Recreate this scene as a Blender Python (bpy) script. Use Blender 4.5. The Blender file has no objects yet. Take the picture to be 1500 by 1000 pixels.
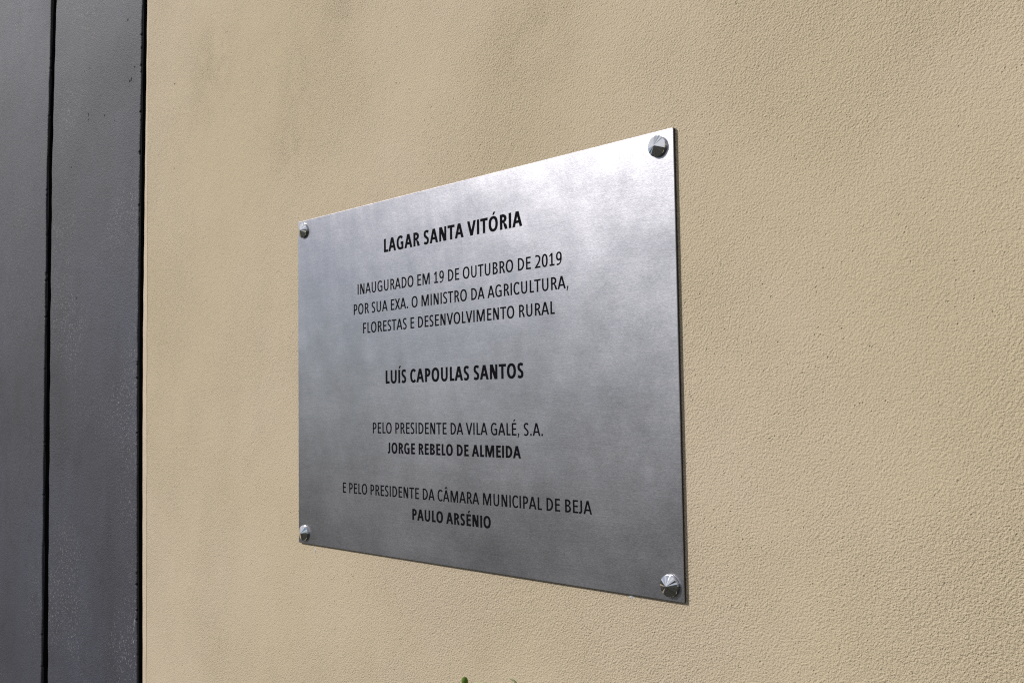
import bpy, math, random
from mathutils import Vector, Matrix
from math import radians, sin, cos, pi, atan2, sqrt

random.seed(11)
scene = bpy.context.scene
COL = scene.collection
ZC = 1.40                                   # height of the plaque's centre above the ground

# ------------------------------------------------------------------ camera
cam_d = bpy.data.cameras.new('camera')
cam_d.sensor_width = 36.0
cam_d.lens = 37.604
cam_d.clip_start = 0.01
cam_d.clip_end = 500.0
cam = bpy.data.objects.new('camera', cam_d)
COL.objects.link(cam)
_a, _b, _c = 0.823490565, 1.63018485, -0.0145457825
R_cam = Matrix.Rotation(_a, 3, 'Z') @ Matrix.Rotation(_b, 3, 'X') @ Matrix.Rotation(_c, 3, 'Z')
cam.matrix_world = Matrix.Translation((0.432091862, -0.358131533, ZC - 0.0170642181)) @ R_cam.to_4x4()
scene.camera = cam

# ------------------------------------------------------------------ sky, sun, exposure
TO_SUN = Vector((-1.32, -1.30, 1.06)).normalized()
SUN_EL = math.asin(TO_SUN.z)
SUN_AZ = atan2(TO_SUN.x, TO_SUN.y)
world = bpy.data.worlds.new('World')
scene.world = world
world.use_nodes = True
wn = world.node_tree
sky = wn.nodes.new('ShaderNodeTexSky')
sky.sky_type = 'NISHITA'
sky.sun_disc = False
sky.sun_elevation = SUN_EL
sky.sun_rotation = SUN_AZ % (2*pi)
sky.dust_density = 0.0
sky.air_density = 0.75
sky.ozone_density = 1.6
bg = wn.nodes['Background']
bg.inputs['Strength'].default_value = 0.05
# soft white clouds in the upper sky
wco = wn.nodes.new('ShaderNodeTexCoord')
wno = wn.nodes.new('ShaderNodeTexNoise')
wno.inputs['Scale'].default_value = 2.6
wno.inputs['Detail'].default_value = 5.0
wn.links.new(wco.outputs['Generated'], wno.inputs['Vector'])
wr1 = wn.nodes.new('ShaderNodeMapRange')
wr1.interpolation_type = 'SMOOTHSTEP'
wr1.inputs['From Min'].default_value = 0.33
wr1.inputs['From Max'].default_value = 0.56
wn.links.new(wno.outputs[0], wr1.inputs['Value'])
wsep = wn.nodes.new('ShaderNodeSeparateXYZ')
wn.links.new(wco.outputs['Generated'], wsep.inputs[0])
wr2 = wn.nodes.new('ShaderNodeMapRange')
wr2.interpolation_type = 'SMOOTHSTEP'
wr2.inputs['From Min'].default_value = 0.07
wr2.inputs['From Max'].default_value = 0.20
wn.links.new(wsep.outputs['Z'], wr2.inputs['Value'])
wmul = wn.nodes.new('ShaderNodeMath')
wmul.operation = 'MULTIPLY'
wn.links.new(wr1.outputs[0], wmul.inputs[0])
wn.links.new(wr2.outputs[0], wmul.inputs[1])
wmix = wn.nodes.new('ShaderNodeMix')
wmix.data_type = 'RGBA'
wn.links.new(wmul.outputs[0], wmix.inputs[0])
wn.links.new(sky.outputs[0], wmix.inputs[6])
wmix.inputs[7].default_value = (16.5, 16.8, 17.6, 1.0)
wn.links.new(wmix.outputs[2], bg.inputs['Color'])

sun_d = bpy.data.lights.new('sun', 'SUN')
sun_d.energy = 4.4
sun_d.angle = radians(0.5)
sun_d.color = (1.0, 0.965, 0.915)
sun = bpy.data.objects.new('sun', sun_d)
COL.objects.link(sun)
sun.rotation_euler = TO_SUN.to_track_quat('Z', 'Y').to_euler()
sun.location = (-3, -4, 4)

vs = scene.view_settings
vs.view_transform = 'Standard'
vs.look = 'None'
vs.gamma = 1.0
vs.use_curve_mapping = False
vs.exposure = -0.06


# ------------------------------------------------------------------ helpers
def link(o, parent=None):
    COL.objects.link(o)
    if parent:
        o.parent = parent
    return o


def mesh_obj(name, verts, faces, mat, parent=None, smooth=False, loc=None):
    me = bpy.data.meshes.new(name)
    me.from_pydata([tuple(v) for v in verts], [], faces)
    me.validate()
    me.materials.append(mat)
    if smooth:
        me.polygons.foreach_set('use_smooth', [True]*len(me.polygons))
    me.update()
    o = bpy.data.objects.new(name, me)
    if loc is not None:
        o.location = loc
    return link(o, parent)


def empty(name, loc):
    o = bpy.data.objects.new(name, None)
    o.empty_display_size = 0.05
    o.location = loc
    return link(o)


def tag(o, label=None, cat=None, group=None, kind=None):
    if label: o['label'] = label
    if cat: o['category'] = cat
    if group: o['group'] = group
    if kind: o['kind'] = kind
    return o


class NT:
    """small node-tree builder"""
    def __init__(self, name):
        self.m = bpy.data.materials.new(name)
        self.m.use_nodes = True
        self.t = self.m.node_tree
        self.b = self.t.nodes['Principled BSDF']
        self.coord = self.t.nodes.new('ShaderNodeTexCoord').outputs['Object']

    def l(self, a, b): self.t.links.new(a, b)

    def mapping(self, scale=(1, 1, 1), loc=(0, 0, 0), rot=(0, 0, 0), src=None):
        n = self.t.nodes.new('ShaderNodeMapping')
        n.inputs['Scale'].default_value = scale
        n.inputs['Location'].default_value = loc
        n.inputs['Rotation'].default_value = rot
        self.l(src or self.coord, n.inputs['Vector'])
        return n.outputs[0]

    def noise(self, scale, detail=2, rough=0.5, vec=None, dist=0.0):
        n = self.t.nodes.new('ShaderNodeTexNoise')
        n.inputs['Scale'].default_value = scale
        n.inputs['Detail'].default_value = detail
        n.inputs['Roughness'].default_value = rough
        n.inputs['Distortion'].default_value = dist
        self.l(vec or self.coord, n.inputs['Vector'])
        return n.outputs[0]

    def voro(self, scale, vec=None, feature='F1', rand=1.0):
        n = self.t.nodes.new('ShaderNodeTexVoronoi')
        n.feature = feature
        n.inputs['Scale'].default_value = scale
        n.inputs['Randomness'].default_value = rand
        self.l(vec or self.coord, n.inputs['Vector'])
        return n.outputs

    def ramp(self, fac, p0, p1, v0=0.0, v1=1.0, interp='SMOOTHSTEP'):
        n = self.t.nodes.new('ShaderNodeMapRange')
        n.interpolation_type = interp
        n.inputs['From Min'].default_value = p0
        n.inputs['From Max'].default_value = p1
        n.inputs['To Min'].default_value = v0
        n.inputs['To Max'].default_value = v1
        self.l(fac, n.inputs['Value'])
        return n.outputs['Result']

    def math(self, op, a, b=None, clamp=False):
        n = self.t.nodes.new('ShaderNodeMath')
        n.operation = op
        n.use_clamp = clamp
        for i, v in enumerate((a, b)):
            if v is None: continue
            if isinstance(v, (int, float)): n.inputs[i].default_value = v
            else: self.l(v, n.inputs[i])
        return n.outputs[0]

    def mix(self, fac, a, b, blend='MIX'):
        n = self.t.nodes.new('ShaderNodeMix')
        n.data_type = 'RGBA'
        n.blend_type = blend
        for i, v in ((0, fac), (6, a), (7, b)):
            if isinstance(v, (int, float)): n.inputs[i].default_value = v
            elif isinstance(v, tuple): n.inputs[i].default_value = (*v, 1.0) if len(v) == 3 else v
            else: self.l(v, n.inputs[i])
        return n.outputs[2]

    def bump(self, height, dist, strength=1.0, normal=None):
        n = self.t.nodes.new('ShaderNodeBump')
        n.inputs['Strength'].default_value = strength
        n.inputs['Distance'].default_value = dist
        self.l(height, n.inputs['Height'])
        if normal: self.l(normal, n.inputs['Normal'])
        return n.outputs[0]

    def set(self, **kw):
        for k, v in kw.items():
            k = k.replace('_', ' ')
            if isinstance(v, (int, float)): self.b.inputs[k].default_value = v
            elif isinstance(v, tuple): self.b.inputs[k].default_value = (*v, 1.0)
            else: self.l(v, self.b.inputs[k])
        return self.m


# ------------------------------------------------------------------ materials
def make_stucco(name, base, alt, pit_col, amp, pale=None, sheen_rough=0.9, spec=0.25, stain=0.22, dirt_shade=None, tint=None):
    n = NT(name)
    # patches where the float left the sand coarser or smoother
    patch = n.ramp(n.noise(6.5, 3, 0.6), 0.36, 0.66)
    rot = n.mapping(rot=(0, radians(-32), 0), scale=(1.0, 1.0, 1.3))
    g1 = n.noise(960, 3, 0.62, rot)
    g2 = n.noise(1900, 2, 0.6)
    g3 = n.noise(230, 2, 0.5, rot)
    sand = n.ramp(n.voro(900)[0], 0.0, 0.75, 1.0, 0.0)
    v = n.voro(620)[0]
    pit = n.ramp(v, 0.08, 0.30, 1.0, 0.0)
    clump = n.math('MAXIMUM', n.ramp(n.noise(9, 3, 0.6), 0.40, 0.70, 0.25, 0.60), dirt_shade(n)) if dirt_shade else n.ramp(n.noise(9, 3, 0.6), 0.40, 0.70, 0.25, 0.60)
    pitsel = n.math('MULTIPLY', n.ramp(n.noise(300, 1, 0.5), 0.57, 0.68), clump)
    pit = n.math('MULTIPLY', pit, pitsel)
    grain = n.math('ADD', g1, n.math('MULTIPLY', g2, 0.45))
    grain = n.math('ADD', grain, n.math('MULTIPLY', g3, 0.34))
    grain = n.math('ADD', grain, n.math('MULTIPLY', sand, 0.16))
    amt = n.ramp(patch, 0.0, 1.0, 0.58, 1.0, 'LINEAR')
    height = n.math('SUBTRACT', n.math('MULTIPLY', grain, amt), n.math('MULTIPLY', pit, 1.0))
    nrm = n.bump(n.noise(12, 3, 0.55), 0.0009)
    nrm = n.bump(height, amp, 1.0, nrm)
    c = n.mix(n.ramp(n.noise(2.6, 4, 0.6), 0.36, 0.66), base, alt)
    # weathering: faint run-down stains and mottling
    run = n.noise(1, 4, 0.62, n.mapping(scale=(11, 11, 4.5), rot=(0, radians(12), 0)))
    c = n.mix(n.ramp(run, 0.48, 0.74, 0.0, stain), c, pit_col)
    c = n.mix(n.ramp(n.noise(45, 4, 0.65), 0.45, 0.75, 0.0, stain*0.7), c, pit_col)
    c = n.mix(n.math('MULTIPLY', n.ramp(g1, 0.33, 0.47, 0.34, 0.0), n.math('MULTIPLY', n.ramp(n.noise(8, 4, 0.65), 0.35, 0.68, 0.6, 1.0), amt)), c, pit_col)  # hollows between grains darkened: self-shadow painted into the colour
    c = n.mix(n.math('MULTIPLY', pit, 0.75), c, pit_col)  # pits painted dark for the shadow bump relief cannot cast
    if dirt_shade:
        dm = dirt_shade(n)
        c = n.mix(n.math('MULTIPLY', dm, n.ramp(g1, 0.36, 0.54, 0.5, 0.0)), c, tuple(x*0.6 for x in pit_col))  # darker hollows here: grime and grain shade painted together
    if pale:
        c = n.mix(n.math('MULTIPLY', n.ramp(n.noise(520, 2, 0.6), 0.56, 0.72, 0, 0.65), n.ramp(n.noise(7, 2, 0.5), 0.45, 0.65)), c, pale)
    if tint: n.b.inputs['Specular Tint'].default_value = (*tint, 1.0)
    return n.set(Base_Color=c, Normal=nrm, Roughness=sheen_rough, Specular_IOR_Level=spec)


def wall_dirt_shade(n):
    """grimy, open-pored places high on the wall, with grain shade painted in"""
    out = None
    for x, z, r in ((-.268, .232, .055), (-.150, .195, .040), (-.165, .150, .030), (-.105, .225, .035), (.060, .165, .045)):
        d = n.t.nodes.new('ShaderNodeVectorMath')
        d.operation = 'DISTANCE'
        d.inputs[1].default_value = (x, 0, ZC+z)
        n.l(n.mapping(scale=(1, 0, 1)), d.inputs[0])
        m = n.ramp(d.outputs['Value'], 0.0, r, 1.0, 0.0)
        out = m if out is None else n.math('MAXIMUM', out, m)
    return n.math('MULTIPLY', out, n.ramp(n.noise(60, 3, 0.6), 0.35, 0.6))


M_TAN = make_stucco('tan_stucco', (0.468, 0.390, 0.264), (0.500, 0.412, 0.306), (0.23, 0.185, 0.125), 0.00082, dirt_shade=wall_dirt_shade, stain=0.05)
M_BEAD = make_stucco('edge_plaster', (0.55, 0.45, 0.34), (0.51, 0.42, 0.31), (0.26, 0.20, 0.13), 0.0004)
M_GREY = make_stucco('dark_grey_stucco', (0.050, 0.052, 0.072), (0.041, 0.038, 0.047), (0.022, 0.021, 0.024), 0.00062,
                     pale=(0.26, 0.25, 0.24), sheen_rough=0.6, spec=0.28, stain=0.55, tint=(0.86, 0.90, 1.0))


def simple(name, col, rough, metal=0.0, spec=0.5):
    n = NT(name)
    c = n.mix(n.ramp(n.noise(220, 3, 0.6), 0.3, 0.7), tuple(x*0.8 for x in col), tuple(min(1, x*1.15) for x in col))
    return n.set(Base_Color=c, Roughness=rough, Metallic=metal, Specular_IOR_Level=spec)


M_JOINT = simple('black_joint_foam_and_shade', (0.004, 0.004, 0.004), 0.95, spec=0.1)
M_INK = simple('black_engraving_paint', (0.004, 0.004, 0.006), 0.9, spec=0.05)
M_PIT = simple('dark_pit', (0.012, 0.011, 0.012), 0.9, spec=0.1)
M_FLECK = simple('pale_paint_fleck', (0.52, 0.55, 0.58), 0.7)
M_CHIP = simple('pale_chipped_edge', (0.26, 0.26, 0.27), 0.8)
M_EDGE = simple('shaded_plate_edge', (0.035, 0.033, 0.035), 0.7, spec=0.3)  # plate sides: near-black colour stands for their shade
M_STEM = simple('green_stem', (0.10, 0.13, 0.03), 0.55)
M_LEAF = simple('green_leaf', (0.20, 0.32, 0.05), 0.45)
M_BUD = simple('dark_bud', (0.085, 0.150, 0.014), 0.7, spec=0.2)


def make_plate_mat():
    n = NT('satin_steel')
    fine = n.noise(1, 2, 0.6, n.mapping(scale=(900, 900, 3200)))
    speck = n.noise(2200, 1, 0.5)
    streak = n.noise(1, 3, 0.6, n.mapping(scale=(14, 14, 90)))
    cloud = n.noise(9, 4, 0.55)
    cloud2 = n.noise(1, 3, 0.5, n.mapping(scale=(16, 16, 7)))
    rough = n.math('ADD', n.ramp(cloud, 0.3, 0.72, 0.305, 0.345), n.ramp(fine, 0.3, 0.7, -0.03, 0.03, 'LINEAR'))
    rough = n.math('ADD', rough, n.ramp(streak, 0.3, 0.7, -0.012, 0.012, 'LINEAR'))
    nrm = n.bump(cloud2, 0.0022)
    nrm = n.bump(n.noise(1, 4, 0.6, n.mapping(scale=(45, 45, 22))), 0.00022, 1.0, nrm)
    nrm = n.bump(n.math('ADD', speck, n.math('MULTIPLY', fine, 0.6)), 0.000012, 1.0, nrm)
    c = n.mix(n.ramp(cloud, 0.3, 0.75), (0.465, 0.451, 0.488), (0.525, 0.510, 0.546))
    c = n.mix(n.ramp(speck, 0.3, 0.7, 0.0, 0.35, 'LINEAR'), c, (0.33, 0.325, 0.355))
    brush = n.noise(1, 3, 0.65, n.mapping(scale=(90, 90, 2100)))
    c = n.mix(n.ramp(brush, 0.34, 0.66, 0.0, 0.24), c, (0.28, 0.275, 0.30))
    return n.set(Base_Color=c, Metallic=1.0, Roughness=rough, Normal=nrm)


M_PLATE = make_plate_mat()


def make_chrome():
    n = NT('polished_chrome')
    r = n.ramp(n.noise(900, 2, 0.6), 0.3, 0.7, 0.03, 0.08)
    return n.set(Base_Color=(0.76, 0.76, 0.78), Metallic=1.0, Roughness=r)


M_CHROME = make_chrome()


def make_ground():
    n = NT('dry_grassy_ground')
    c = n.mix(n.ramp(n.noise(1.3, 5, 0.6), 0.40, 0.60), (0.036, 0.041, 0.027), (0.066, 0.060, 0.060))
    c = n.mix(n.ramp(n.noise(60, 4, 0.7), 0.35, 0.75), c, (0.036, 0.034, 0.026))
    return n.set(Base_Color=c, Roughness=0.95, Normal=n.bump(n.noise(70, 4, 0.7), 0.02), Specular_IOR_Level=0.1)


M_GROUND = make_ground()

# ------------------------------------------------------------------ ground
g = mesh_obj('ground', [(-200, -200, 0), (200, -200, 0), (200, 200, 0), (-200, 200, 0)], [(0, 1, 2, 3)], M_GROUND)
tag(g, 'dry grassy ground at the foot of the wall', None, None, 'structure')


# ------------------------------------------------------------------ walls: slabs with slightly wavering vertical edges
def interp(tab, z):
    if z <= tab[0][0]: return tab[0][1]
    for (z0, v0), (z1, v1) in zip(tab, tab[1:]):
        if z <= z1: return v0 + (v1-v0)*(z-z0)/(z1-z0)
    return tab[-1][1]


class Wobble:
    """smooth hand-made unevenness along an edge, plus a few nicks"""
    def __init__(self, seed, amp, nick=0.0):
        r = random.Random(seed)
        self.w = [(r.uniform(20, 260), r.uniform(0, 6.28), r.uniform(0.3, 1)) for _ in range(9)]
        self.s = sum(a for _, _, a in self.w)
        self.amp = amp
        self.r = r
        self.nick = nick

    def __call__(self, z):
        v = self.amp*sum(a*sin(f*z+p) for f, p, a in self.w)/self.s*2.4
        if self.nick and self.r.random() < 0.10:
            v += self.nick*self.r.random()**2
        return v


# x of the plaster edges against height (relative to the plaque's centre)
J1L = [(-.28, -.5975), (-.05, -.5985), (.21, -.5982), (.37, -.5915)]
J1R = [(-.28, -.5822), (-.05, -.5850), (.21, -.5862), (.37, -.5790)]
J2L = [(-.24, -.3906), (-.07, -.3936), (.04, -.3940), (.175, -.3920), (.31, -.3890)]
J2R = [(-.24, -.3800), (-.07, -.3825), (.04, -.3832), (.175, -.3813), (.31, -.3787)]
CRK = [(-.24, -.3722), (-.12, -.3729), (.04, -.3744), (.175, -.3752), (.31, -.3748)]


def z_levels(step):
    zs = [-1.45, -1.0, -0.6]
    z = -0.42
    while z < 0.52:
        zs.append(z)
        z += step
    return zs + [0.7, 1.1, 1.8]


def slab(name, left, right, y_front, y_back, mat, wl=None, wr=None, step=0.0018, parent=None, round_edge=0.0012):
    """a plaster slab: front face, rounded vertical arrises and returns going back into the joint"""
    verts, faces = [], []
    for z in z_levels(step):
        xl = (interp(left, z) if isinstance(left, list) else left) + (wl(z) if wl else 0)
        xr = (interp(right, z) if isinstance(right, list) else right) + (wr(z) if wr else 0)
        r = round_edge
        row = [(xl, y_back), (xl, y_front+r), (xl+r*.3, y_front+r*.3), (xl+r, y_front),
               (xr-r, y_front), (xr-r*.3, y_front+r*.3), (xr, y_front+r), (xr, y_back)]
        verts += [(x, y, ZC+z) for x, y in row]
    k = 8
    n = len(verts)//k
    for i in range(n-1):
        for j in range(k-1):
            a = i*k+j
            faces.append((a, a+1, a+k+1, a+k))
        faces.append((i*k+k-1, i*k, (i+1)*k, (i+1)*k+k-1))
    faces.append(tuple(range(k-1, -1, -1)))
    faces.append(tuple(range((n-1)*k, n*k)))
    return mesh_obj(name, verts, faces, mat, parent)


DEPTH = 0.045
wall = slab('plaster_wall', CRK, 4.0, 0.0, DEPTH, M_TAN, Wobble(3, .00035), None, round_edge=0.0004)
tag(wall, 'large tan sand textured plaster wall behind the steel plaque', 'wall')
crk2 = [(z, x-(.0004 if z > .2 else .0008 if z > .1 else .0012)) for z, x in CRK]
bead = slab('edge_bead', J2R, crk2, 0.0004, DEPTH-.002, M_BEAD, Wobble(4, .0002), Wobble(3, .00035), parent=wall, round_edge=0.0005)
tag(bead, 'smooth pale edge strip parted from the wall by a hairline crack')

strip = slab('grey_pilaster', J1R, J2L, 0.0005, DEPTH, M_GREY, Wobble(5, .0007), Wobble(6, .0006, -.0018))
tag(strip, 'narrow dark grey plaster strip between two black vertical joints', 'pilaster')
panel = slab('grey_wall', -4.0, J1L, 0.0, DEPTH, M_GREY, None, Wobble(7, .0006, -.0012))
tag(panel, 'dark grey plaster wall at the far left beyond the first black joint', 'wall')


def filler(name, left, right, label):
    """black foam strip: fills the back of the joint; added cheek linings paint in shade and grime"""
    verts, faces = [], []
    zs = z_levels(.01)
    for z in zs:
        a, b = interp(left, z), interp(right, z)
        row = [(a+.0002, .0016), (a+.0014, .0018), (a+.0020, .020), (b-.0020, .020), (b-.0014, .0034), (b-.0002, .0032), (b-.0002, .044), (a+.0002, .044)]  # lips over both cheeks are added, black for shade and grime
        verts += [(x, y, ZC+z) for x, y in row]
    k = 8
    n = len(zs)
    for i in range(n-1):
        for j in range(k):
            faces.append((i*k+j, i*k+(j+1) % k, (i+1)*k+(j+1) % k, (i+1)*k+j))
    faces += [tuple(range(k-1, -1, -1)), tuple(range((n-1)*k, n*k))]
    o = mesh_obj(name, verts, faces, M_JOINT)
    return tag(o, label, 'joint', 'black joints between the plaster fields')


filler('joint_filler', J1L, J1R, 'black vertical joint between the left grey panel and the narrow grey strip')
filler('joint_filler', J2L, J2R, 'black vertical joint between the narrow grey strip and the tan wall')


def blob_disc(name, x, z, rx, rz, y, mat, parent, seed):
    r = random.Random(seed)
    n = 11
    v = [(x, y-.00025, ZC+z)]
    for i in range(n):
        t = 2*pi*i/n
        k = r.uniform(.7, 1.15)
        v.append((x+rx*k*cos(t), y+.0001, ZC+z+rz*k*sin(t)))
    f = [(0, 1+(i+1) % n, 1+i) for i in range(n)]
    return mesh_obj(name, v, f, mat, parent)


# small pits in the grey strip and specks on the tan wall
for i, (x, z, rx, rz) in enumerate([(-.4115, .2525, .0012, .0014), (-.4085, .2532, .0011, .0022), (-.402, .262, .0009, .0012),
                                    (-.4985, .243, .0008, .0020), (-.4985, .2385, .0008, .0012), (-.4625, .2345, .0009, .0010),
                                    (-.442, .226, .0007, .0009), (-.5375, .203, .0014, .0012), (-.416, .305, .0012, .0012),
                                    (-.5215, .083, .0010, .0009), (-.4975, .284, .0008, .0008), (-.5080, .284, .0006, .0006)]):
    blob_disc('pit', x, z, rx*1.5, rz*1.3, .0005, M_PIT, strip, i)
for i, (x, z, rx, rz) in enumerate([(-.3278, .2305, .0010, .0013), (-.3282, .1655, .0006, .0008), (-.3585, .1450, .0005, .0006),
                                    (-.348, -.062, .0010, .0016)]):
    blob_disc('pit', x, z, rx, rz, .0, M_PIT if i != 3 else M_BEAD, wall, 40+i)
for i, (x, z, rx, rz) in enumerate([(-.3960, -.1830, .0012, .0040), (-.3966, -.1885, .0008, .0030), (-.3975, -.1980, .0010, .0016), (-.4568, -.0135, .0005, .0028),
                                    (-.5470, -.0455, .0007, .0007), (-.3955, -.2090, .0009, .0011), (-.5000, .2480, .0007, .0012), (-.5650, .2130, .0008, .0008),
                                    (-.4870, -.1240, .0006, .0006)]):
    blob_disc('paint_chip', x, z, rx, rz, .0005, M_CHIP, strip, 90+i)
blob_disc('paint_fleck', .1200, -.1012, .0016, .0008, -.0001, M_FLECK, wall, 71)
blob_disc('paint_fleck', -.1335, -.1040, .0007, .0018, -.0001, M_FLECK, wall, 72)

# ------------------------------------------------------------------ lettering outlines (units of 1/1000 em, capital height 634)
C = 634.0
ADV_R = dict(A=579, B=544, C=533, D=615, E=488, F=459, G=631, I=252, J=319, L=420, M=855, N=646, O=662, P=517, R=543,
             S=459, T=487, U=642, V=567, X=519)
ADV_B = dict(A=606, B=561, C=529, D=630, E=488, F=459, G=637, I=267, J=331, L=423, M=874, N=659, O=676, P=532, R=563,
             S=473, T=495, U=653, V=591, X=551)
for _d, _p in ((ADV_R, 252), (ADV_B, 267)):
    for _c in '0129': _d[_c] = 507
    _d['.'] = _p
    _d[','] = _p
    _d[' '] = 226
ACCENT = {'Ó': ('O', 'acute'), 'Í': ('I', 'acute'), 'É': ('E', 'acute'), 'Â': ('A', 'circ')}


def sell(cx, cy, rx, ry, a0, a1, n=28, p=2.25):
    out = []
    for i in range(n+1):
        t = radians(a0+(a1-a0)*i/n)
        c, s = cos(t), sin(t)
        out.append((cx+rx*math.copysign(abs(c)**(2/p), c), cy+ry*math.copysign(abs(s)**(2/p), s)))
    return out


def catmull(P, n=7):
    Q = [P[0]]+list(P)+[P[-1]]
    out = []
    for i in range(1, len(Q)-2):
        p0, p1, p2, p3 = Q[i-1:i+3]
        for k in range(n):
            t = k/n
            out.append(tuple(0.5*((2*p1[j])+(-p0[j]+p2[j])*t+(2*p0[j]-5*p1[j]+4*p2[j]-p3[j])*t*t+(-p0[j]+3*p1[j]-3*p2[j]+p3[j])*t**3) for j in (0, 1)))
    out.append(tuple(P[-1]))
    return out


def ribbon(P, s, h, limit=2.1):
    """stroke a centre line: width s where it runs upright, h where it runs level"""
    Q = [P[0]]
    for p in P[1:]:
        if (p[0]-Q[-1][0])**2+(p[1]-Q[-1][1])**2 > 1: Q.append(p)
    P = Q
    L, R = [], []
    n = len(P)
    def d(i):
        x, y = P[i+1][0]-P[i][0], P[i+1][1]-P[i][1]
        l = sqrt(x*x+y*y)
        return x/l, y/l
    for i in range(n):
        d0 = d(max(i-1, 0)) if i > 0 else d(0)
        d1 = d(i) if i < n-1 else d(n-2)
        def off(dd):
            w = (h*dd[0]**2+s*dd[1]**2)/2
            return (-dd[1]*w, dd[0]*w)
        if i in (0, n-1) or d0[0]*d1[0]+d0[1]*d1[1] > .9:
            m = (d0[0]+d1[0], d0[1]+d1[1])
            l = sqrt(m[0]**2+m[1]**2)
            o = off((m[0]/l, m[1]/l))
            L.append((P[i][0]+o[0], P[i][1]+o[1]))
            R.append((P[i][0]-o[0], P[i][1]-o[1]))
        else:   # intersect the offset lines
            for sgn, dst in ((1, L), (-1, R)):
                o0, o1 = off(d0), off(d1)
                a = (P[i][0]+sgn*o0[0], P[i][1]+sgn*o0[1])
                b = (P[i][0]+sgn*o1[0], P[i][1]+sgn*o1[1])
                den = d0[0]*d1[1]-d0[1]*d1[0]
                t = ((b[0]-a[0])*d1[1]-(b[1]-a[1])*d1[0])/den
                q = (a[0]+d0[0]*t, a[1]+d0[1]*t)
                v = (q[0]-P[i][0], q[1]-P[i][1])
                lv = sqrt(v[0]**2+v[1]**2)
                mx = limit*max(s, h)/2*1.3
                if lv > mx: q = (P[i][0]+v[0]*mx/lv, P[i][1]+v[1]*mx/lv)
                dst.append(q)
    return L+R[::-1]


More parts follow.
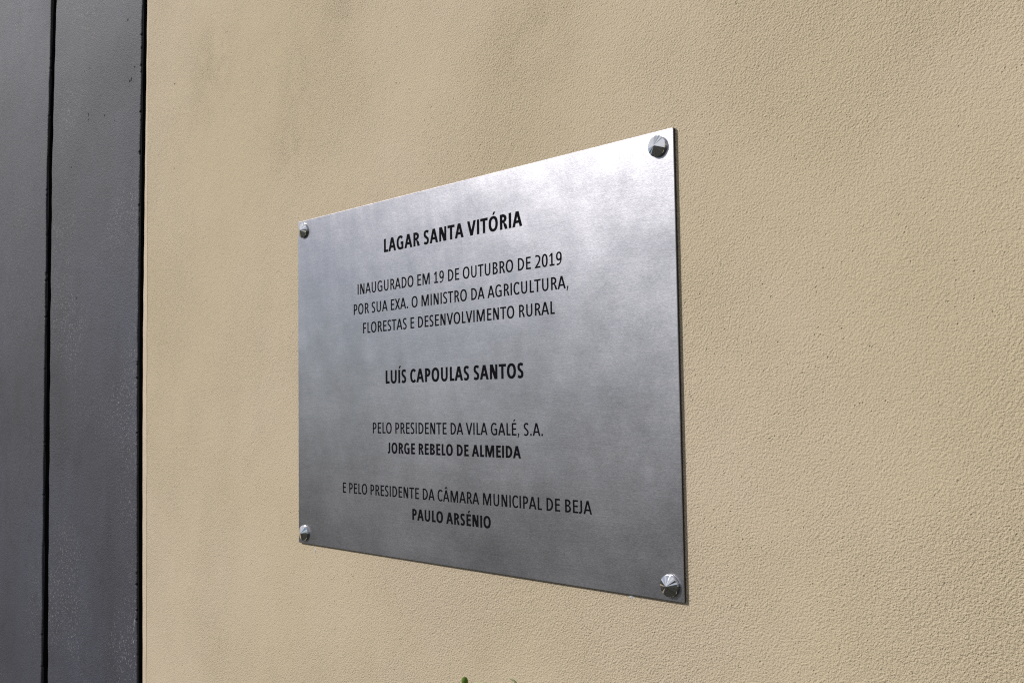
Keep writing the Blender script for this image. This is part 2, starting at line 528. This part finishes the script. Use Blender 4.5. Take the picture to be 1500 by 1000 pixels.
def glyph(ch, bold):
    """-> (contours, advance): first contours are outlines, holes after; the curve fill sorts them out"""
    A = (ADV_B if bold else ADV_R)
    s, h = (150.0, 117.0) if bold else (110.0, 85.0)
    l = 80.0 if bold else 94.0
    if ch in ACCENT:
        b, kind = ACCENT[ch]
        cs, w = glyph(b, bold)
        m = w/2
        k = 1.25 if bold else 1.0
        if kind == 'acute':
            cs = cs+[[(m-38*k, C+58), (m+22, C+186), (m+34+88*k, C+186), (m+38*k, C+58)]]
        else:
            cs = cs+[[(m-140, C+58), (m-48, C+176), (m+48, C+176), (m+140, C+58), (m+62, C+58), (m, C+122), (m-62, C+58)]]
        return cs, w
    w = float(A[ch])
    m = w/2
    if ch == 'I':
        return [[(m-s/2, 0), (m-s/2, C), (m+s/2, C), (m+s/2, 0)]], w
    if ch == 'L':
        return [[(l, 0), (l, C), (l+s, C), (l+s, h), (w-18, h), (w-18, 0)]], w
    if ch == 'T':
        return [[(10, C), (w-10, C), (w-10, C-h), (m+s/2, C-h), (m+s/2, 0), (m-s/2, 0), (m-s/2, C-h), (10, C-h)]], w
    if ch in 'EF':
        r = w-42 if ch == 'E' else w-32
        y = C*.5-h*.5+(14 if ch == 'E' else -4)
        o = [(l, 0), (l, C), (r, C), (r, C-h), (l+s, C-h), (l+s, y+h), (r-24, y+h), (r-24, y), (l+s, y)]
        o += [(l+s, h), (r+3, h), (r+3, 0)] if ch == 'E' else [(l+s, 0)]
        return [o], w
    if ch == 'N':
        r = w-l
        sn = s*.93
        d = s*1.32
        y = C*sn/(r-l-d)
        return [[(l, 0), (l, C), (l+d, C), (r-sn, y), (r-sn, C), (r, C), (r, 0), (r-d, 0), (l+sn, C-y), (l+sn, 0)]], w
    if ch == 'M':
        r = w-l
        sn = s*.93
        d = s*1.42
        e = s*.5
        mm = C/((m-l-d)+.62*s)
        v = .62*s*mm
        yy = min(mm*(m-e-l-sn), C-90)
        return [[(l, 0), (l, C), (l+d, C), (m, v), (r-d, C), (r, C), (r, 0), (r-sn, 0), (r-sn, yy), (m+e, 0), (m-e, 0), (l+sn, yy), (l+sn, 0)]], w
    if ch == 'V':
        d = s*1.08
        e = s*.55
        mm = C/(m-e-8)
        return [[(8, C), (8+d, C), (m, C-mm*(m-8-d)), (w-8-d, C), (w-8, C), (m+e, 0), (m-e, 0)]], w
    if ch == 'A':
        d = s*1.05
        e = s*.6
        mm = C/(m-e-5)
        yb = 148.0
        yt = yb+h*.98
        X = lambda y: 5+d+y/mm
        return [[(5, 0), (m-e, C), (m+e, C), (w-5, 0), (w-5-d, 0), (w-X(yb), yb), (X(yb), yb), (5+d, 0)],
                [(X(yt), yt), (w-X(yt), yt), (m, mm*(m-5-d))]], w
    if ch == 'X':
        d = s*1.12
        q = s*.56
        mm = (C/2)/(m-q-10)
        gg = C/2-mm*(m-10-d)
        return [[(10, C), (10+d, C), (m, C/2+gg), (w-10-d, C), (w-10, C), (m+q, C/2), (w-10, 0), (w-10-d, 0), (m, C/2-gg), (10+d, 0), (10, 0), (m-q, C/2)]], w
    if ch in 'O0':
        rx = m-(48 if ch == 'O' else 38)
        ry = C/2+11
        return [sell(m, C/2, rx, ry, 0, 360, 48)[:-1], sell(m, C/2, rx-s*1.03, ry-h*1.02, 0, 360, 40, 2.15)[:-1]], w
    if ch == 'D':
        r = w-46
        x0 = l+150
        return [[(l, 0), (l, C)]+sell(x0, C/2, r-x0, C/2, 90, -90, 28, 2.1),
                [(l+s, h), (l+s, C-h)]+sell(x0, C/2, r-x0-s*1.03, C/2-h, 90, -90, 24, 2.05)], w
    if ch == 'P':
        r = w-40
        yl = 238.0
        x0 = l+160
        cy = (C+yl)/2
        ry = (C-yl)/2
        return [[(l, 0), (l, C)]+sell(x0, cy, r-x0, ry, 90, -90, 22, 2.1)+[(l+s, yl), (l+s, 0)],
                [(l+s, yl+h), (l+s, C-h)]+sell(x0, cy, r-x0-s*1.02, ry-h, 90, -90, 18, 2.05)], w
    if ch == 'R':
        r = w-72
        yl = 268.0
        x0 = l+150
        cy = (C+yl)/2
        ry = (C-yl)/2
        arc = sell(x0, cy, r-x0, ry, 90, -62, 22, 2.1)
        return [[(l, 0), (l, C)]+arc+[(w-112+s*.2, 190), (w-14, 0), (w-14-s*1.1, 0), (w-108-s*.95, 180), (w-165-s*.75, yl-2), (l+s, yl), (l+s, 0)],
                [(l+s, yl+h), (l+s, C-h)]+sell(x0, cy, r-x0-s*1.02, ry-h, 90, -90, 18, 2.05)], w
    if ch == 'B':
        r1, r2 = w-70, w-42
        ym = 334.0
        x0 = l+150
        a1 = sell(x0, (C+ym)/2, r1-x0, (C-ym)/2, 90, -66, 18, 2.1)
        a2 = sell(x0, ym/2+8, r2-x0, ym/2+8, 62, -90, 18, 2.1)
        hm = h*.94
        return [[(l, 0), (l, C)]+a1+a2,
                [(l+s, ym+hm/2), (l+s, C-h)]+sell(x0, (C-h+ym+hm/2)/2, r1-x0-s*1.02, (C-h-ym-hm/2)/2, 90, -90, 14, 2.05),
                [(l+s, h), (l+s, ym-hm/2)]+sell(x0, (ym-hm/2+h)/2, r2-x0-s*1.02, (ym-hm/2-h)/2, 90, -90, 14, 2.05)], w
    if ch == 'C':
        rx, ry = (w-30-48)/1.72-s/2, C/2+11-h/2
        cx = 48+s/2+rx
        return [ribbon(sell(cx, C/2, rx, ry, 44, 316, 40, 2.2), s, h)], w
    if ch == 'G':
        rx, ry = (w-78-48)/1.86-s/2+8, C/2+11-h/2
        cx = 48+s/2+rx
        xr = w-72-s/2
        P = sell(cx, C/2, rx, ry, 46, 278, 40, 2.2)
        return [ribbon(P+[(xr, 60), (xr, C*.5-18), (m+35, C*.5-18)], s, h)], w
    if ch == 'S':
        cx = m
        t = C+11-h/2
        xl = 44+s/2
        a = [(cx+150, t-46), (cx+86, t-10), (cx+12, t), (cx-84, t-32), (xl+2, t-132), (xl+36, t-212), (cx-10, C/2+12)]
        b = [(2*cx-x, C-y) for x, y in a]
        return [ribbon(catmull(a+b[::-1]), s*.98, h)], w
    if ch == 'U':
        P = [(l+s/2-4, C), (l+s/2-4, 300)]+sell(m, 235, m-l-s/2+4, 235+11-h/2, 180, 360, 30, 2.2)+[(w-l-s/2+4, 300), (w-l-s/2+4, C)]
        return [ribbon(P, s*.96, h)], w
    if ch == 'J':
        xr = w-88-s/2+(14 if bold else 0)
        return [ribbon([(xr, C), (xr, 190)]+sell(xr-105, 150, 105, 150+8-h/2, 0, -80, 14, 2.3)+[(20, 26+h*.2)], s, h)], w
    if ch == '1':
        x = m+6-s/2
        return [[(88, 0), (88, h), (x, h), (x, C-112), (100, C-186), (72, C-128), (x+12, C), (x+s, C), (x+s, h), (w-62, h), (w-62, 0)]], w
    if ch == '2':
        a = [(86, C-72), (150, C-30), (230, C-h/2+8), (330, C-62), (w-110, C-165), (w-140, C-290), (250, C-440), (105, h/2)]
        return [ribbon(catmull(a)+[(w-62, h/2)], s*.95, h)], w
    if ch == '9':
        cx, cy, rx, ry = 250.0, 427.0, 202.0, 218.0
        o = sell(cx, cy, rx, ry, -62, -360, 40, 2.15)
        o += catmull([(452, 395), (440, 255), (380, 105), (270, 15), (150, -12), (92, -8)])
        o += catmull([(92, h-12), (150, h-14), (250, 80), (315, 145), (346, 218)])
        return [o, sell(cx, cy+4, rx-s*.98, ry-h*.98, 0, 360, 32, 2.1)[:-1]], w
    if ch == '.':
        k = 74 if bold else 58
        return [sell(m, k-6, k, k, 0, 360, 20, 2.4)[:-1]], w
    if ch == ',':
        return [[(m-42, 112), (m+52, 112), (m+42, 40), (m-28, -118), (m-84, -118), (m-38, 10)]], w
    return [], w


def text_mesh(txt, bold):
    """flat filled outlines of a line of text, in em/1000, with its ink extent"""
    cu = bpy.data.curves.new('lettering', 'CURVE')
    cu.dimensions = '2D'
    cu.fill_mode = 'FRONT'
    x = 0.0
    lo, hi = 1e9, -1e9
    for ch in txt:
        cs, w = glyph(ch, bold)
        for c in cs:
            sp = cu.splines.new('POLY')
            sp.points.add(len(c)-1)
            for i, (px, py) in enumerate(c):
                sp.points[i].co = ((px+x)/1000, py/1000, 0, 1)
                lo, hi = min(lo, px+x), max(hi, px+x)
            sp.use_cyclic_u = True
        x += w
    tmp = bpy.data.objects.new('lettering', cu)
    COL.objects.link(tmp)
    dg = bpy.context.evaluated_depsgraph_get()
    me = bpy.data.meshes.new_from_object(tmp.evaluated_get(dg))
    bpy.data.objects.remove(tmp)
    return me, lo/1000, hi/1000


# ------------------------------------------------------------------ the plaque
W, H = 0.300, 0.200
YF, YB = -0.0015, -0.00025
plaque = empty('plaque', (0, 0, ZC))
tag(plaque, 'brushed steel plaque with black engraved Portuguese lettering screwed to the tan wall', 'plaque')


def plate_mesh():
    bv = 0.00022
    cr = 0.0006
    def loop(ins, y):
        pts = []
        for (cx, cz, a0) in ((W/2-cr, H/2-cr, 0), (-W/2+cr, H/2-cr, 90), (-W/2+cr, -H/2+cr, 180), (W/2-cr, -H/2+cr, 270)):
            for k in range(5):
                t = radians(a0+90*k/4)
                pts.append((cx+(cr-ins)*cos(t), y, cz+(cr-ins)*sin(t)))
        return pts
    loops = [loop(0, YB), loop(0, YF+bv), loop(bv*.3, YF+bv*.3), loop(bv, YF)]
    v = sum(loops, [])
    n = 20
    f = []
    for k in range(3):
        for i in range(n):
            f.append((k*n+i, k*n+(i+1) % n, (k+1)*n+(i+1) % n, (k+1)*n+i))
    f.append(tuple(range(3*n, 4*n)))
    f.append(tuple(range(n-1, -1, -1)))
    return v, f


pv, pf = plate_mesh()
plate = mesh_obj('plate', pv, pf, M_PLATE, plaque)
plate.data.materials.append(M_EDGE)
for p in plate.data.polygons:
    if p.index < 20: p.material_index = 1        # sides of the sheet, shade painted into their colour

# text, bold, baseline (share of the plate's height from below), capital height, left and right ink limits (share of width)
LINES = [
    ('LAGAR SANTA VITÓRIA', True, .8512, .0383, .3052, .6860),
    ('INAUGURADO EM 19 DE OUTUBRO DE 2019', False, .7422, .0309, .2176, .7746),
    ('POR SUA EXA. O MINISTRO DA AGRICULTURA,', False, .6846, .0306, .2042, .7880),
    ('FLORESTAS E DESENVOLVIMENTO RURAL', False, .6278, .0306, .2352, .7574),
    ('LUÍS CAPOULAS SANTOS', True, .4800, .0370, .3074, .6835),
    ('PELO PRESIDENTE DA VILA GALÉ, S.A.', False, .3407, .0306, .2652, .7262),
    ('JORGE REBELO DE ALMEIDA', True, .2856, .0300, .3128, .6745),
    ('E PELO PRESIDENTE DA CÂMARA MUNICIPAL DE BEJA', False, .1657, .0300, .1632, .8290),
    ('PAULO ARSÉNIO', True, .1089, .0302, .3856, .5990),
]
for txt, bold, base, cap, x0, x1 in LINES:
    me, lo, hi = text_mesh(txt, bold)
    sx = (x1-x0)*W/(hi-lo)
    sz = cap*H/.634
    for vtx in me.vertices:
        u, v_ = vtx.co.x, vtx.co.y
        vtx.co = ((x0-.5)*W+(u-lo)*sx, YF-.00005, (base-.5)*H+v_*sz)
    me.materials.clear()
    me.materials.append(M_INK)
    me.update()
    o = bpy.data.objects.new('lettering', me)
    link(o, plaque)


def stud_mesh(nf=32):
    r = 0.0047
    prof = [(r*1.0, 0.0), (r*1.0, -.0011), (r*.975, -.00135), (0.00025, -.0031)]
    v, f = [], []
    rnd = random.Random(5)
    jit = [rnd.uniform(-.00011, .00011) for _ in range(nf)]
    for q, (rr, y) in enumerate(prof):
        for i in range(nf):
            t = 2*pi*(i+.35)/nf
            v.append((rr*cos(t), y+(jit[i] if q == 2 else 0), rr*sin(t)))
    for k in range(len(prof)-1):
        for i in range(nf):
            f.append((k*nf+i, k*nf+(i+1) % nf, (k+1)*nf+(i+1) % nf, (k+1)*nf+i))
    f.append(tuple(range((len(prof)-1)*nf, len(prof)*nf)))
    return v, f


sv, sf = stud_mesh()
first = None
for i, (x, z) in enumerate([(.1417, .0932), (-.1428, .0937), (-.1430, -.0936), (.1430, -.0936)]):
    if first is None:
        first = mesh_obj('stud', sv, sf, M_CHROME, plaque)
        o = first
    else:
        o = first.copy()
        COL.objects.link(o)
        o.parent = plaque
    o.location = (x, YF, z)
    o.rotation_euler = (radians(random.uniform(-2, 2)), random.uniform(0, 6.28), radians(random.uniform(-2, 2)))


# ------------------------------------------------------------------ shrub growing up along the wall, only its tips in view
def tube(pts, rad, n=7):
    v, f = [], []
    up = Vector((0, 1, 0))
    for i, p in enumerate(pts):
        p = Vector(p)
        d = (Vector(pts[min(i+1, len(pts)-1)])-Vector(pts[max(i-1, 0)])).normalized()
        a = d.cross(up)
        if a.length < 1e-4: a = d.cross(Vector((1, 0, 0)))
        a.normalize()
        b = d.cross(a)
        r = rad[i] if isinstance(rad, list) else rad
        for k in range(n):
            t = 2*pi*k/n
            v.append(p+a*(r*cos(t))+b*(r*sin(t)))
    for i in range(len(pts)-1):
        for k in range(n):
            f.append((i*n+k, i*n+(k+1) % n, (i+1)*n+(k+1) % n, (i+1)*n+k))
    f.append(tuple(range(n-1, -1, -1)))
    f.append(tuple(range((len(pts)-1)*n, len(pts)*n)))
    return v, f


def leaf_mesh(L, wd):
    v, f = [], []
    m = 8
    for i in range(m+1):
        t = i/m
        hw = wd*sin(pi*min(1, t**.8))**.8*.5+1e-5
        y = t*L
        zz = -.35*L*t*t
        v += [(-hw, y, zz+hw*.35), (0, y, zz), (hw, y, zz+hw*.35)]
    for i in range(m):
        for k in range(2):
            a = i*3+k
            f.append((a, a+1, a+4, a+3))
    return v, f


shrub = empty('wall_shrub', (0.0, -.07, 0.0))
tag(shrub, 'green shrub at the wall foot with only its shoot tips in view below the plaque', 'shrub')
tips = [(0.0655, -.050, ZC-.1361), (0.0965, -.050, ZC-.1318), (-.10, -.06, ZC-.27), (.14, -.07, ZC-.29), (.05, -.10, ZC-.24), (-.03, -.05, ZC-.33)]
lv, lf = leaf_mesh(.034, .013)
lme = None
for i, (tx, ty, tz) in enumerate(tips):
    r = random.Random(200+i)
    bx = tx*.5+r.uniform(-.03, .05)
    base = Vector((bx, -.07+r.uniform(-.02, .02), 0))
    tip = Vector((tx, ty, tz))
    pts = []
    for k in range(15):
        t = k/14
        p = base.lerp(tip, t)
        env = sin(pi*t)
        p += Vector((.02*sin(3*t*3+i)*env, .008*sin(4*t+i*2)*env, 0))
        pts.append(p-Vector(shrub.location))
    rad = [.0035*(1-k/14)+.0006 for k in range(15)]
    if i == 1:      # thin tendril bending over at its end
        e = pts[-1]
        pts = pts[:-1]+[e+Vector((.0060, 0, -.0090)), e+Vector((.0050, 0, -.0040)), e+Vector((.0030, 0, -.0012)), e+Vector((.0012, 0, 0)), e+Vector((-.0012, 0, .0002))]
        rad = [.0022*(1-k/14)+.0005 for k in range(14)]+[.0005, .0005, .00045, .0004, .0002]
    v, f = tube(pts, rad)
    mesh_obj('stem', v, f, M_STEM, shrub, smooth=True)
    if i == 0:
        tp = pts[-1]
        bp = [tp+Vector((0.0006, 0, -.0052)), tp+Vector((.0005, 0, -.0036)), tp+Vector((.0003, 0, -.0016)), tp+Vector((0, 0, -.0003)), tp+Vector((-.0001, 0, .0002))]
        v, f = tube(bp, [.0008, .0013, .0015, .0012, .0004], 9)
        mesh_obj('bud', v, f, M_BUD, shrub, smooth=True)
    for k in range(4, 14 if i > 1 else 13):
        for side in (0, 1):
            p = Vector(pts[k])
            if lme is None:
                o = mesh_obj('leaf', lv, lf, M_LEAF, shrub, smooth=True)
                lme = o
            else:
                o = lme.copy()
                COL.objects.link(o)
                o.parent = shrub
            o.location = p
            o.rotation_euler = (radians(r.uniform(5, 35)), 0, r.uniform(-1.0, 1.0)+pi/2+side*pi)
            sc_ = r.uniform(.7, 1.15)
            o.scale = (sc_, sc_, sc_)
# the young leaf that opens beside the bud
o = lme.copy()
COL.objects.link(o)
o.parent = shrub
o.location = Vector((0.0665, -.050, ZC-.1416))-Vector(shrub.location)
o.rotation_euler = (radians(38), 0, radians(-75))
o.scale = (.35, .35, .35)

scene.cycles.use_denoising = False
scene.cycles.pixel_filter_type = 'BLACKMAN_HARRIS'
scene.cycles.filter_width = 1.15
